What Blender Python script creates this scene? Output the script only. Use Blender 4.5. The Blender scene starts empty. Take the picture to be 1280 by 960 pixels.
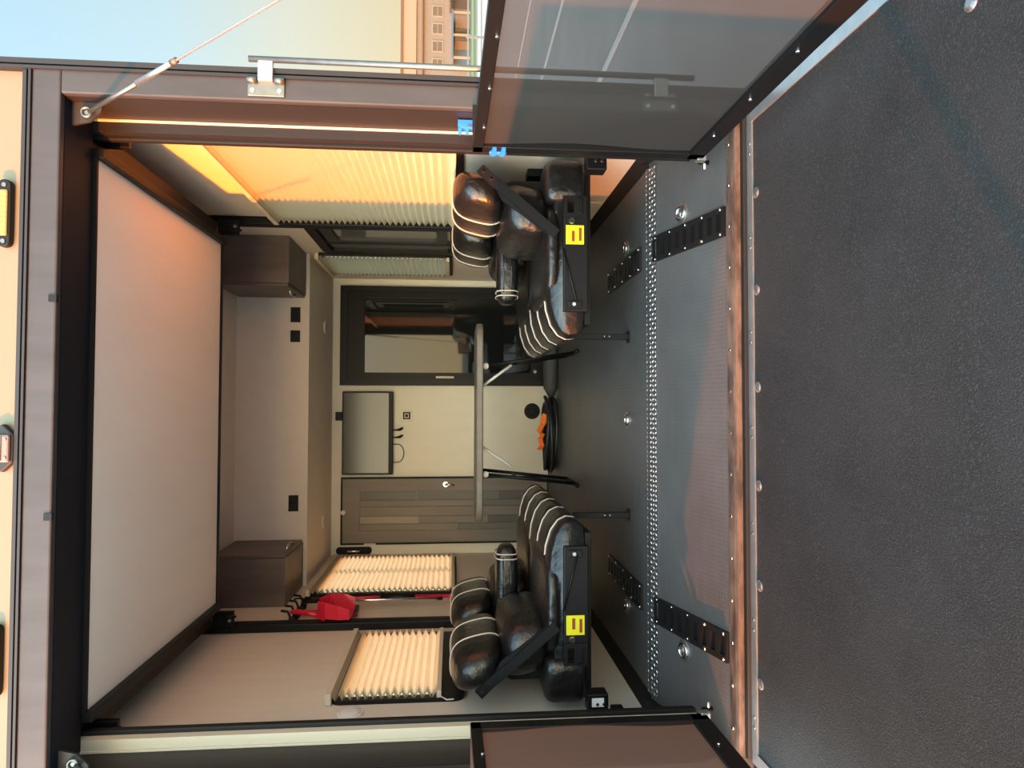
import bpy, bmesh, math, random
from mathutils import Vector, Matrix
random.seed(7)
scene = bpy.context.scene
COL = scene.collection

# ------------------------------------------------------------------ camera
F_PX = 852.06
CAM = Vector((0.0989, -2.4, 0.8592))
YAW, PITCH, ROLL = 0.0309, 0.0865, 0.0042
fwd = Vector((math.sin(YAW)*math.cos(PITCH), math.cos(YAW)*math.cos(PITCH), -math.sin(PITCH)))
rt = Vector((math.cos(YAW), -math.sin(YAW), 0))
up = rt.cross(fwd)
rt, up = rt*math.cos(ROLL)+up*math.sin(ROLL), -rt*math.sin(ROLL)+up*math.cos(ROLL)
cd = bpy.data.cameras.new('camera'); cam = bpy.data.objects.new('camera', cd); COL.objects.link(cam)
cd.sensor_fit = 'HORIZONTAL'; cd.sensor_width = 36; cd.lens = F_PX/1280*36; cd.clip_start = .02; cd.clip_end = 1000
# the phone was held sideways: world up points to the left edge of the frame
ax, ay, az = -up, rt, -fwd
cam.matrix_world = Matrix(((ax.x, ay.x, az.x, CAM.x), (ax.y, ay.y, az.y, CAM.y), (ax.z, ay.z, az.z, CAM.z), (0, 0, 0, 1)))
scene.camera = cam

# ------------------------------------------------------------------ world, sun, exposure
SKY_STRENGTH = .35
w = bpy.data.worlds.new('world'); scene.world = w; w.use_nodes = True
nt = w.node_tree; nt.nodes.clear()
tc = nt.nodes.new('ShaderNodeTexCoord'); sx = nt.nodes.new('ShaderNodeSeparateXYZ')
rp = nt.nodes.new('ShaderNodeValToRGB'); bg = nt.nodes.new('ShaderNodeBackground'); ow = nt.nodes.new('ShaderNodeOutputWorld')
nt.links.new(tc.outputs['Generated'], sx.inputs[0]); nt.links.new(sx.outputs['Z'], rp.inputs[0])
nt.links.new(rp.outputs[0], bg.inputs[0]); nt.links.new(bg.outputs[0], ow.inputs[0])
# a low evening sun: the whole sky brightens smoothly towards it
SUN_DIR = Vector((2.3, 1.29, -.12)).normalized()
SKY_GLOW = 16.0
dt = nt.nodes.new('ShaderNodeVectorMath'); dt.operation = 'DOT_PRODUCT'; dt.inputs[1].default_value = -SUN_DIR
nt.links.new(tc.outputs['Generated'], dt.inputs[0])
def wmath(op, a, b):
    m_ = nt.nodes.new('ShaderNodeMath'); m_.operation = op
    for i_, q in enumerate((a, b)):
        if isinstance(q, (int, float)): m_.inputs[i_].default_value = q
        else: nt.links.new(q, m_.inputs[i_])
    return m_.outputs[0]
h_ = wmath('MULTIPLY', wmath('ADD', dt.outputs['Value'], 1.0), .5)
nt.links.new(wmath('MULTIPLY', wmath('ADD', wmath('MULTIPLY', wmath('POWER', h_, 2.0), SKY_GLOW), 1.0), SKY_STRENGTH), bg.inputs[1])
wm = nt.nodes.new('ShaderNodeMix'); wm.data_type = 'RGBA'; wm.blend_type = 'MULTIPLY'; wm.inputs[7].default_value = (1.0, .90, .78, 1)   # and warms towards it
nt.links.new(h_, wm.inputs[0]); nt.links.new(rp.outputs[0], wm.inputs[6]); nt.links.new(wm.outputs[2], bg.inputs[0])
cr = rp.color_ramp
stops = [(0.0, (1.0, .82, .46)), (.06, (1.0, .86, .55)), (.2, (.90, .93, .78)), (.34, (.66, .89, .98)), (.55, (.48, .76, .96)), (1.0, (.44, .64, .84))]
cr.elements[0].position = stops[0][0]; cr.elements[0].color = (*stops[0][1], 1)
cr.elements[1].position = stops[-1][0]; cr.elements[1].color = (*stops[-1][1], 1)
for p, c in stops[1:-1]:
    e = cr.elements.new(p); e.color = (*c, 1)

sl = bpy.data.lights.new('sun', 'SUN'); sun = bpy.data.objects.new('sun', sl); COL.objects.link(sun)
sl.energy = 7.5; sl.color = (1.0, .21, .004); sl.angle = math.radians(.6)
sun.rotation_euler = SUN_DIR.to_track_quat('-Z', 'Y').to_euler()
sun.location = (-20, -14, 6)

vs = scene.view_settings
vs.view_transform = 'Standard'; vs.look = 'None'; vs.gamma = 1; vs.exposure = 1.2; vs.use_curve_mapping = False
scene.cycles.use_denoising = True
scene.cycles.max_bounces = 12; scene.cycles.diffuse_bounces = 8; scene.cycles.transparent_max_bounces = 16
scene.cycles.sample_clamp_indirect = 6

# ------------------------------------------------------------------ materials
M = {}
def mat(name, col, rough=.5, metal=0, nscale=0, namt=0, col2=None, bump=0, bscale=60, spec=None, ior=None, emit=None, estr=0, stretch=None, trans=0, bdist=.002):
    m = bpy.data.materials.new(name); m.use_nodes = True; n = m.node_tree; b = n.nodes['Principled BSDF']
    b.inputs['Base Color'].default_value = (*col, 1); b.inputs['Roughness'].default_value = rough; b.inputs['Metallic'].default_value = metal
    if spec is not None: b.inputs['Specular IOR Level'].default_value = spec
    if ior: b.inputs['IOR'].default_value = ior
    if emit: b.inputs['Emission Color'].default_value = (*emit, 1); b.inputs['Emission Strength'].default_value = estr
    t = n.nodes.new('ShaderNodeTexCoord'); mp = n.nodes.new('ShaderNodeMapping')
    n.links.new(t.outputs['Object'], mp.inputs[0])
    if stretch: mp.inputs['Scale'].default_value = stretch
    if nscale:
        nz = n.nodes.new('ShaderNodeTexNoise'); nz.inputs['Scale'].default_value = nscale; nz.inputs['Detail'].default_value = 6; nz.inputs['Roughness'].default_value = .65
        r = n.nodes.new('ShaderNodeValToRGB'); r.color_ramp.elements[0].position = .5-.5*max(.05, 1-namt)*.6; r.color_ramp.elements[1].position = .5+.5*max(.05, 1-namt)*.6
        r.color_ramp.elements[0].color = (*col, 1); r.color_ramp.elements[1].color = (*(col2 or col), 1)
        n.links.new(mp.outputs[0], nz.inputs[0]); n.links.new(nz.outputs[0], r.inputs[0]); n.links.new(r.outputs[0], b.inputs['Base Color'])
    if bump:
        nb = n.nodes.new('ShaderNodeTexNoise'); nb.inputs['Scale'].default_value = bscale; nb.inputs['Detail'].default_value = 4
        bp = n.nodes.new('ShaderNodeBump'); bp.inputs['Strength'].default_value = bump; bp.inputs['Distance'].default_value = bdist
        n.links.new(mp.outputs[0], nb.inputs[0]); n.links.new(nb.outputs[0], bp.inputs['Height']); n.links.new(bp.outputs[0], b.inputs['Normal'])
    if trans:
        o = n.nodes['Material Output']; tl = n.nodes.new('ShaderNodeBsdfTranslucent'); tl.inputs[0].default_value = (*col, 1)
        mx = n.nodes.new('ShaderNodeMixShader'); mx.inputs[0].default_value = trans
        n.links.new(b.outputs[0], mx.inputs[1]); n.links.new(tl.outputs[0], mx.inputs[2]); n.links.new(mx.outputs[0], o.inputs[0])
    M[name] = m; return m

mat('siding', (.165, .150, .098), .5, nscale=1.5, namt=.2, col2=(.18, .165, .108))
mat('frame_grey', (.032, .032, .035), .5, .2, 9, .3, (.052, .052, .056), stretch=(1, 1, .2))
mat('trim_brown', (.016, .0145, .016), .5, .1)
mat('navy_black', (.006, .008, .013), .6, spec=.25)
mat('black_metal', (.006, .006, .007), .45, .1, spec=.25)
mat('black_plastic', (.006, .006, .0065), .45, spec=.25)
mat('aluminium', (.40, .41, .40), .35, .85)
mat('chrome', (.85, .85, .86), .18, 1.0)
mat('zinc', (.15, .15, .135), .34, .8, 30, .4, (.20, .20, .185))
mat('wall_beige', (.66, .59, .50), .55, nscale=14, namt=.3, col2=(.71, .64, .55), stretch=(1, 1, .15), bump=.08, bscale=90)
mat('wall_cream', (.82, .79, .65), .55, nscale=10, namt=.3, col2=(.86, .83, .70), stretch=(1, 1, .3))
mat('ceiling_tan', (.64, .57, .49), .6, nscale=8, namt=.3, col2=(.68, .61, .53))
mat('bed_board', (.86, .79, .71), .5, nscale=5, namt=.3, col2=(.90, .84, .77), stretch=(1, .25, 1))
mat('dark_wood', (.085, .062, .055), .42, nscale=9, namt=.5, col2=(.13, .098, .085), stretch=(1, 1, .18), bump=.1, bscale=40)
mat('rubber_trim', (.008, .0075, .0075), .6, spec=.3)
mat('leather', (.007, .0065, .0065), .32, nscale=0, bump=.55, bscale=22, spec=.55, bdist=.012)
mat('piping', (.50, .40, .32), .6)
mat('belt', (.005, .005, .006), .6, spec=.25)
mat('yellow', (.70, .62, .01), .4)
mat('red_print', (.25, .03, .02), .5)
mat('white', (.72, .70, .66), .4)
mat('blind_cream', (.82, .75, .60), .7, trans=.55)
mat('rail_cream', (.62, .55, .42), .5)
mat('glass_dark', (.012, .014, .014), .03, ior=1.42)
mat('tv_screen', (.03, .034, .032), .16, ior=1.5)
mat('table_top', (.17, .15, .125), .45, nscale=12, namt=.4, col2=(.22, .195, .165))
mat('red_plastic', (.62, .015, .045), .3)
mat('red_metal', (.60, .02, .05), .25, .3)
mat('orange_strap', (1.0, .22, .03), .6)
mat('hose_black', (.012, .012, .013), .42)
mat('bag_grey', (.05, .048, .045), .7)
mat('etrack_black', (.012, .011, .011), .4, .2, spec=.35)
mat('threshold_bronze', (.06, .042, .034), .42, .35, 26, .6, (.17, .12, .09), stretch=(.25, 1, 1))
mat('silver', (.50, .52, .53), .28, .85, 20, .4, (.60, .62, .63))
mat('tread', (.62, .59, .56), .3, .85); mat('tread_plate', (.20, .19, .18), .35, .8); mat('ring_steel', (.42, .42, .42), .3, .9)
mat('blue_plastic', (.02, .20, .75), .4)
mat('amber', (.42, .23, .06), .3)
mat('lens_grey', (.20, .16, .14), .3)
mat('steel_cable', (.55, .50, .46), .35, .7)
mat('asphalt', (.33, .32, .31), .9, nscale=1.2, namt=.5, col2=(.39, .38, .37))
mat('paint_white', (.85, .85, .83), .7)
mat('grass', (.03, .08, .015), .9, nscale=4, namt=.5, col2=(.05, .12, .025))
mat('facade', (.115, .112, .095), .8, nscale=3, namt=.3, col2=(.14, .135, .11))
mat('facade_trim', (.19, .165, .12), .8)
mat('roof_edge', (.09, .06, .035), .8)
mat('far_glass', (.05, .045, .035), .15, ior=1.6)
mat('awning_blue', (.05, .10, .16), .7)
mat('fence_pale', (.13, .16, .165), .5, .3)
mat('far_dark', (.05, .05, .05), .8)
mat('puck_lens', (.55, .52, .46), .4)
mat('white_label', (.85, .84, .82), .5)
PL = [mat('plank_a', (.17, .15, .125), .5, nscale=7, namt=.5, col2=(.22, .195, .165), stretch=(1, 1, .12)),
      mat('plank_b', (.13, .125, .115), .5, nscale=7, namt=.5, col2=(.17, .165, .15), stretch=(1, 1, .12)),
      mat('plank_c', (.27, .24, .19), .5, nscale=7, namt=.5, col2=(.33, .29, .23), stretch=(1, 1, .12)),
      mat('plank_d', (.10, .09, .08), .5, nscale=7, namt=.5, col2=(.14, .125, .11), stretch=(1, 1, .12))]

def coin_floor(name, c1, c2, rough):
    m = mat(name, c1, rough, nscale=2.2, namt=.4, col2=c2); n = m.node_tree; b = n.nodes['Principled BSDF']
    t = n.nodes.new('ShaderNodeTexCoord'); v = n.nodes.new('ShaderNodeTexVoronoi'); v.inputs['Scale'].default_value = 62; v.inputs['Randomness'].default_value = .15
    bp = n.nodes.new('ShaderNodeBump'); bp.inputs['Strength'].default_value = .35; bp.inputs['Distance'].default_value = .004; bp.invert = True
    n.links.new(t.outputs['Object'], v.inputs['Vector']); n.links.new(v.outputs['Distance'], bp.inputs['Height']); n.links.new(bp.outputs[0], b.inputs['Normal'])
coin_floor('floor_rubber', (.064, .060, .058), (.088, .083, .081), .45)
def ramp_deck():
    m = mat('ramp_grit', (.0085, .009, .010), .85, nscale=2.4, namt=.3, col2=(.022, .0218, .022), spec=.32); n = m.node_tree; b = n.nodes['Principled BSDF']
    t = n.nodes.new('ShaderNodeTexCoord'); z = n.nodes.new('ShaderNodeTexNoise'); z.inputs['Scale'].default_value = 260; z.inputs['Detail'].default_value = 3
    bp = n.nodes.new('ShaderNodeBump'); bp.inputs['Strength'].default_value = .7; bp.inputs['Distance'].default_value = .004
    n.links.new(t.outputs['Object'], z.inputs['Vector']); n.links.new(z.outputs[0], bp.inputs['Height']); n.links.new(bp.outputs[0], b.inputs['Normal'])
ramp_deck()
def mesh_cloth():
    m = bpy.data.materials.new('screen_mesh'); m.use_nodes = True; n = m.node_tree; o = n.nodes['Material Output']; b = n.nodes['Principled BSDF']
    b.inputs['Base Color'].default_value = (.026, .0255, .025, 1); b.inputs['Roughness'].default_value = .7
    tl = n.nodes.new('ShaderNodeBsdfTranslucent'); tl.inputs[0].default_value = (.05, .047, .045, 1)
    m1 = n.nodes.new('ShaderNodeMixShader'); m1.inputs[0].default_value = .25
    tr = n.nodes.new('ShaderNodeBsdfTransparent'); m2 = n.nodes.new('ShaderNodeMixShader'); m2.inputs[0].default_value = .12
    n.links.new(b.outputs[0], m1.inputs[1]); n.links.new(tl.outputs[0], m1.inputs[2]); n.links.new(m1.outputs[0], m2.inputs[1]); n.links.new(tr.outputs[0], m2.inputs[2]); n.links.new(m2.outputs[0], o.inputs[0])
    M['screen_mesh'] = m
mesh_cloth()
def wear(name, col, scale, lo, hi, stretch=(1, 1, 1)):
    n = M[name].node_tree; b = n.nodes['Principled BSDF']; src = b.inputs['Base Color'].links[0].from_socket
    t = n.nodes.new('ShaderNodeTexCoord'); mp = n.nodes.new('ShaderNodeMapping'); mp.inputs['Scale'].default_value = stretch; mp.inputs['Location'].default_value = (scale*.37, 1.3, .4)
    z = n.nodes.new('ShaderNodeTexNoise'); z.inputs['Scale'].default_value = scale; z.inputs['Detail'].default_value = 5
    r = n.nodes.new('ShaderNodeMapRange'); r.inputs[1].default_value = lo; r.inputs[2].default_value = hi
    mx = n.nodes.new('ShaderNodeMix'); mx.data_type = 'RGBA'; mx.inputs[7].default_value = (*col, 1)
    n.links.new(t.outputs['Object'], mp.inputs[0]); n.links.new(mp.outputs[0], z.inputs['Vector']); n.links.new(z.outputs[0], r.inputs[0])
    n.links.new(r.outputs[0], mx.inputs[0]); n.links.new(src, mx.inputs[6]); n.links.new(mx.outputs[2], b.inputs['Base Color'])
wear('bed_board', (.30, .22, .18), 9, .74, .80, (1, .5, 1)); wear('ramp_grit', (.026, .023, .020), 1.3, .50, .85); wear('ramp_grit', (.050, .049, .047), 190, .50, .80); wear('ramp_grit', (.06, .056, .052), 11, .70, .86, (1, .35, 1))
def clear_glass():
    m = bpy.data.materials.new('window_glass'); m.use_nodes = True; n = m.node_tree; o = n.nodes['Material Output']; n.nodes.remove(n.nodes['Principled BSDF'])
    g = n.nodes.new('ShaderNodeBsdfGlossy'); g.inputs['Roughness'].default_value = .02; g.inputs[0].default_value = (.9, .92, .92, 1)
    tr = n.nodes.new('ShaderNodeBsdfTransparent'); tr.inputs[0].default_value = (.55, .60, .58, 1)
    mx = n.nodes.new('ShaderNodeMixShader'); mx.inputs[0].default_value = .12
    n.links.new(tr.outputs[0], mx.inputs[1]); n.links.new(g.outputs[0], mx.inputs[2]); n.links.new(mx.outputs[0], o.inputs[0]); M['window_glass'] = m
clear_glass()
mat('glass_smoke', (.10, .105, .10), .06, ior=1.6)

# ------------------------------------------------------------------ object helpers
WL = {}                                        # world location of each object's origin
def thing(name, label, cat, loc, group=None):
    o = bpy.data.objects.new(name, None); COL.objects.link(o); o.empty_display_size = .05
    o.location = loc; WL[o.name] = Vector(loc); o['label'] = label; o['category'] = cat
    if group: o['group'] = group
    return o
def tag(o, label, cat, group=None):
    o['label'] = label; o['category'] = cat
    if group: o['group'] = group
    return o
def struct(o): o['kind'] = 'structure'; return o
def link(name, bm, m, parent=None, smooth=False, label=None):
    """Link a bmesh given in world coordinates as one object, its origin at its own centre."""
    bmesh.ops.recalc_face_normals(bm, faces=bm.faces)
    xs = [v.co for v in bm.verts]
    c = Vector([(min(v[i] for v in xs)+max(v[i] for v in xs))/2 for i in range(3)])
    for v in bm.verts: v.co -= c
    me = bpy.data.meshes.new(name); bm.to_mesh(me); bm.free()
    for p in me.polygons: p.use_smooth = smooth
    me.materials.append(M[m] if isinstance(m, str) else m)
    o = bpy.data.objects.new(name, me); COL.objects.link(o)
    if parent is not None: o.parent = parent; o.location = c-WL[parent.name]
    else: o.location = c
    WL[o.name] = c
    if label: o['label'] = label
    return o
def b_box(bm, x0, x1, y0, y1, z0, z1):
    vs_ = [bm.verts.new(p) for p in ((x0, y0, z0), (x1, y0, z0), (x1, y1, z0), (x0, y1, z0), (x0, y0, z1), (x1, y0, z1), (x1, y1, z1), (x0, y1, z1))]
    for f in ((0, 3, 2, 1), (4, 5, 6, 7), (0, 1, 5, 4), (1, 2, 6, 5), (2, 3, 7, 6), (3, 0, 4, 7)): bm.faces.new([vs_[i] for i in f])
    return vs_
def box(name, x0, x1, y0, y1, z0, z1, m, parent=None, bev=0, seg=2, label=None):
    x0, x1 = sorted((x0, x1)); y0, y1 = sorted((y0, y1)); z0, z1 = sorted((z0, z1))
    bm = bmesh.new(); b_box(bm, x0, x1, y0, y1, z0, z1)
    if bev: bmesh.ops.bevel(bm, geom=list(bm.edges), offset=bev, segments=seg, profile=.5, affect='EDGES')
    return link(name, bm, m, parent, False, label)
def b_tube(bm, pts, r, n=8, closed=False):
    pts = [Vector(p) for p in pts]; N = len(pts); rings = []
    prev = None
    for i, p in enumerate(pts):
        if closed: t = pts[(i+1) % N]-pts[i-1]
        else: t = pts[min(i+1, N-1)]-pts[max(i-1, 0)]
        t.normalize()
        a = prev if prev is not None else (Vector((0, 0, 1)) if abs(t.z) < .9 else Vector((1, 0, 0)))
        u = (a-t*a.dot(t)); 
        if u.length < 1e-6: u = t.orthogonal()
        u.normalize(); v = t.cross(u); prev = u
        rr = r[i] if isinstance(r, (list, tuple)) else r
        rings.append([bm.verts.new(p+rr*(u*math.cos(2*math.pi*k/n)+v*math.sin(2*math.pi*k/n))) for k in range(n)])
    for i in range(N if closed else N-1):
        A, B = rings[i], rings[(i+1) % N]
        for k in range(n): bm.faces.new((A[k], A[(k+1) % n], B[(k+1) % n], B[k]))
    if not closed:
        bm.faces.new(rings[0][::-1]); bm.faces.new(rings[-1])
def tube(name, pts, r, m, parent=None, n=8, closed=False, label=None):
    bm = bmesh.new(); b_tube(bm, pts, r, n, closed); return link(name, bm, m, parent, True, label)
def prism(name, prof, axis, a0, a1, m, parent=None, bev=0, smooth=False, label=None):
    """Extrude a 2D outline along an axis. axis 0: outline in (y,z); 1: (x,z); 2: (x,y)."""
    bm = bmesh.new()
    def mk(p, a): return {0: (a, p[0], p[1]), 1: (p[0], a, p[1]), 2: (p[0], p[1], a)}[axis]
    A = [bm.verts.new(mk(p, a0)) for p in prof]; B = [bm.verts.new(mk(p, a1)) for p in prof]
    n = len(prof)
    bm.faces.new(A); bm.faces.new(B[::-1])
    for i in range(n): bm.faces.new((A[i], A[(i+1) % n], B[(i+1) % n], B[i]))
    bmesh.ops.recalc_face_normals(bm, faces=bm.faces)
    if bev: bmesh.ops.bevel(bm, geom=list(bm.edges), offset=bev, segments=2, profile=.5, affect='EDGES')
    return link(name, bm, m, parent, smooth, label)
def rrect(x0, x1, y0, y1, r, n=5):
    P = []
    for cx, cy, a in ((x1-r, y1-r, 0), (x0+r, y1-r, 90), (x0+r, y0+r, 180), (x1-r, y0+r, 270)):
        for k in range(n+1):
            t = math.radians(a+90*k/n); P.append((cx+r*math.cos(t), cy+r*math.sin(t)))
    return P
def ring(name, outer, inner, axis, a0, a1, m, parent=None, label=None):
    """A frame: outline with an opening, outer and inner having equal point counts."""
    bm = bmesh.new(); n = len(outer)
    def mk(p, a): return bm.verts.new({0: (a, p[0], p[1]), 1: (p[0], a, p[1]), 2: (p[0], p[1], a)}[axis])
    O0 = [mk(p, a0) for p in outer]; O1 = [mk(p, a1) for p in outer]; I0 = [mk(p, a0) for p in inner]; I1 = [mk(p, a1) for p in inner]
    for i in range(n):
        j = (i+1) % n
        for q in ((O0[i], O0[j], O1[j], O1[i]), (I0[i], I0[j], I1[j], I1[i]), (O0[i], O0[j], I0[j], I0[i]), (O1[i], O1[j], I1[j], I1[i])): bm.faces.new(q)
    return link(name, bm, m, parent, False, label)
def rect4(x0, x1, y0, y1): return [(x1, y1), (x0, y1), (x0, y0), (x1, y0)]
def disc(name, c, axis, r, h, m, parent=None, n=20, dome=0, label=None):
    """Round button with its flat back at c and its face h away along axis (a Vector)."""
    axis = Vector(axis).normalized(); u = axis.orthogonal().normalized(); v = axis.cross(u); c = Vector(c)
    bm = bmesh.new(); prof = [(r, 0), (r, h*.6), (r*.88, h), (r*.5, h+dome*.75)]
    rings = [[bm.verts.new(c+axis*z+rr*(u*math.cos(2*math.pi*k/n)+v*math.sin(2*math.pi*k/n))) for k in range(n)] for rr, z in prof]
    for A, B in zip(rings, rings[1:]):
        for k in range(n): bm.faces.new((A[k], A[(k+1) % n], B[(k+1) % n], B[k]))
    bm.faces.new(rings[0]); bm.faces.new(rings[-1])
    return link(name, bm, m, parent, False, label)
def pillow(name, x0, x1, y0, y1, z0, z1, m, parent=None, e=3.2, n=10, shear=None, label=None):
    """Soft stuffed cushion: superellipsoid filling the given box."""
    bm = bmesh.new(); bmesh.ops.create_cube(bm, size=2)
    bmesh.ops.subdivide_edges(bm, edges=bm.edges, cuts=n, use_grid_fill=True)
    cx, cy, cz = (x0+x1)/2, (y0+y1)/2, (z0+z1)/2
    for v in bm.verts:
        p = v.co; l = (abs(p.x)**e+abs(p.y)**e+abs(p.z)**e)**(1/e); q = p/l*max(abs(p.x), abs(p.y), abs(p.z))
        v.co = Vector((cx+q.x*(x1-x0)/2, cy+q.y*(y1-y0)/2, cz+q.z*(z1-z0)/2))
        if shear: v.co.x += shear*(v.co.z-z0)
    return link(name, bm, m, parent, True, label)
def wall_x(name, xa, xb, y0, y1, z0, z1, holes, m, parent=None):
    ys = sorted({y0, y1, *[h[0] for h in holes], *[h[1] for h in holes]}); zs = sorted({z0, z1, *[h[2] for h in holes], *[h[3] for h in holes]})
    bm = bmesh.new()
    for i in range(len(ys)-1):
        for j in range(len(zs)-1):
            cy, cz = (ys[i]+ys[i+1])/2, (zs[j]+zs[j+1])/2
            if not any(h[0] < cy < h[1] and h[2] < cz < h[3] for h in holes): b_box(bm, xa, xb, ys[i], ys[i+1], zs[j], zs[j+1])
    return struct(link(name, bm, m, parent))

W = 1.22; WO = 1.25; YB = 3.74; YS = .5476; ZE = -.1428; ZC = 2.44; ZA = 1.92; YH = 2.73; OP = 1.14; ZT = 2.17

# ------------------------------------------------------------------ ground and far surroundings
gr = struct(box('ground', -150, 150, -120, 160, -1.0, -.85, 'asphalt'))
for i, (x, y0, y1, wd) in enumerate(((3.93, 2.6, 6.2, .1), (6.5, 6.8, 12.5, .12), (9.2, 9.5, 18, .12))):
    tag(box('parking_line', x-wd/2, x+wd/2, y0, y1, -.8501, -.846, 'paint_white'),
        ('white parking line painted close beside the trailer', 'white parking line one bay out from the trailer', 'white parking line two bays out from the trailer')[i], 'parking line')

# ------------------------------------------------------------------ trailer shell
win_r = [(.42, 1.68, .868, 1.88), (1.90, 2.56, .87, 1.74), (2.72, 3.40, .90, 1.84)]
win_l = [(.72, 1.54, .918, 1.36), (2.45, 3.50, .86, 1.80)]
wr = wall_x('wall_right', W, WO, .0, YB+.04, -.30, 2.62, win_r, 'wall_beige')
wl = wall_x('wall_left', -WO, -W, .0, YB+.04, -.30, 2.62, win_l, 'wall_beige')
wb = struct(box('wall_back', -WO, WO, YB, YB+.04, -.3, 2.62, 'wall_cream'))
struct(box('ceiling', -W, W, .0, YB, ZC, ZC+.03, 'ceiling_tan'))
struct(box('wall_alcove', -W, W, YH, YH+.03, ZA, ZC, 'ceiling_tan'))
struct(box('ceiling_alcove', -W, W, YH+.03, YB, ZA, ZA+.03, 'ceiling_tan'))
struct(box('trim_1', -W, W, YH-.012, YH, ZA-.004, ZA+.02, 'ceiling_tan'))
struct(box('roof', -WO-.02, WO+.02, -.02, YB+.05, 2.62, 2.66, 'siding'))
struct(box('wall_rear', -1.215, 1.215, -.012, .03, 2.275, 2.62, 'siding'))
# floor: flat part, then the tail that slopes down to the ramp
struct(box('floor', -W, W, YS, YB, -.06, 0, 'floor_rubber'))
struct(prism('floor_tail', [(YS, 0), (YS, -.06), (0, ZE-.06), (0, ZE)], 0, -W, W, 'floor_rubber'))
for s, nm in ((1, 'baseboard_right'), (-1, 'baseboard_left')):
    struct(prism(nm, [(s*W, 0), (s*W, .03), (s*(W-.02), .022), (s*(W-.07), .004), (s*(W-.07), 0)], 1, YS-.02, YB, 'rubber_trim'))
    k = -ZE/YS
    o = prism('trim_tail_'+('right' if s > 0 else 'left'), [(.02, ZE+.01), (.02, ZE+.05), (YS, .03), (YS, 0)], 0, s*(W-.05), s*W, 'rubber_trim'); struct(o)
# rear opening: outer frame, corner mouldings, reveal and the black channel of the roll screen
jr = {}
for s, nm in ((1, 'right'), (-1, 'left')):
    struct(box('trim_jamb_'+nm, s*(OP-.0), s*1.222, -.03, .0, -.3, ZT, 'frame_grey', bev=.006))
    bm = bmesh.new()
    for a, b, d in ((1.216, 1.226, -.040), (1.226, 1.234, -.026), (1.234, 1.252, -.036)): b_box(bm, min(s*a, s*b), max(s*a, s*b), d, .02, -.3, 2.64)
    struct(link('trim_corner_'+nm, bm, 'trim_brown'))
    struct(box('trim_reveal_'+nm, s*OP, s*W, 0, .18, -.3, 2.26, 'trim_brown'))
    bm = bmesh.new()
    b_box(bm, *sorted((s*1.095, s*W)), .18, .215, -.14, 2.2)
    struct(link('trim_channel_'+nm, bm, 'trim_brown' if s > 0 else 'rail_cream'))  # left one cream: warm reflected light put into its colour
    struct(box('trim_bead_'+nm, s*1.131, s*OP, .172, .18, -.14, 2.17, 'rail_cream', bev=.002))
    struct(box('trim_seal_'+nm, s*1.078, s*1.12, .215, .245, -.12, 2.2, 'rubber_trim', bev=.006))
struct(box('trim_header', -1.222, 1.222, -.03, .0, ZT, 2.262, 'frame_grey', bev=.006))
struct(box('trim_header_soffit', -OP, OP, 0, .18, ZT, 2.262, 'navy_black'))
bm = bmesh.new()
for a, b, d in ((2.262, 2.270, -.036), (2.270, 2.278, -.022), (2.278, 2.290, -.032)): b_box(bm, -1.216, 1.216, d, .01, a, b)
struct(link('trim_header_moulding', bm, 'trim_brown'))
for x in (.45, -.27):
    struct(box('trim_header_plug', x-.012, x+.012, -.034, -.02, ZT-.003, ZT+.022, 'black_plastic'))
# threshold
struct(prism('trim_threshold', [(0.006, ZE+.004), (0.006, ZE-.03), (-.037, ZE-.06), (-.037, ZE-.010), (-.025, ZE-.004)], 0, -OP, OP, 'threshold_bronze'))
th = bpy.data.objects['trim_threshold']
for i in range(15):
    x = -1.05+i*.15
    disc('screw', (x, -.012, ZE+.002), (0, -.2, 1), .006, .003, 'chrome', th, 8)
struct(box('trim_hinge', -OP, OP, -.063, -.036, ZE-.09, ZE-.030, 'rubber_trim', bev=.004))

# ------------------------------------------------------------------ windows
def window(nm, s, y0, y1, z0, z1, fw=.035, mid=None, low=None, glass='window_glass'):
    root = struct(ring(nm, rrect(y0-fw, y1+fw, low or z0-fw, z1+fw, .05), rrect(y0+.01, y1-.01, z0+.01, z1-.01, .03), 0, s*(W-.018), s*(W+.012), 'black_plastic'))
    bm = bmesh.new(); b_box(bm, *sorted((s*(W+.008), s*(W+.014))), y0, y1, z0, z1)
    link('pane', bm, glass, root)
    if mid: box('mullion', s*(W-.008), s*(W+.012), mid-.014, mid+.014, z0+.01, z1-.01, 'black_plastic', root)
    return root
window('window_1', 1, *win_r[0], low=.815); w2 = window('window_2', 1, *win_r[1], fw=.055, mid=2.36, glass='glass_smoke')
ring('inner_frame', rrect(1.93, 2.34, .90, 1.71, .03), rrect(1.99, 2.28, .97, 1.64, .03), 0, W-.006, W+.008, 'frame_grey', w2); window('window_3', 1, *win_r[2])
window('window_4', -1, *win_l[0], low=.80); window('window_5', -1, *win_l[1], mid=3.0)
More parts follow.
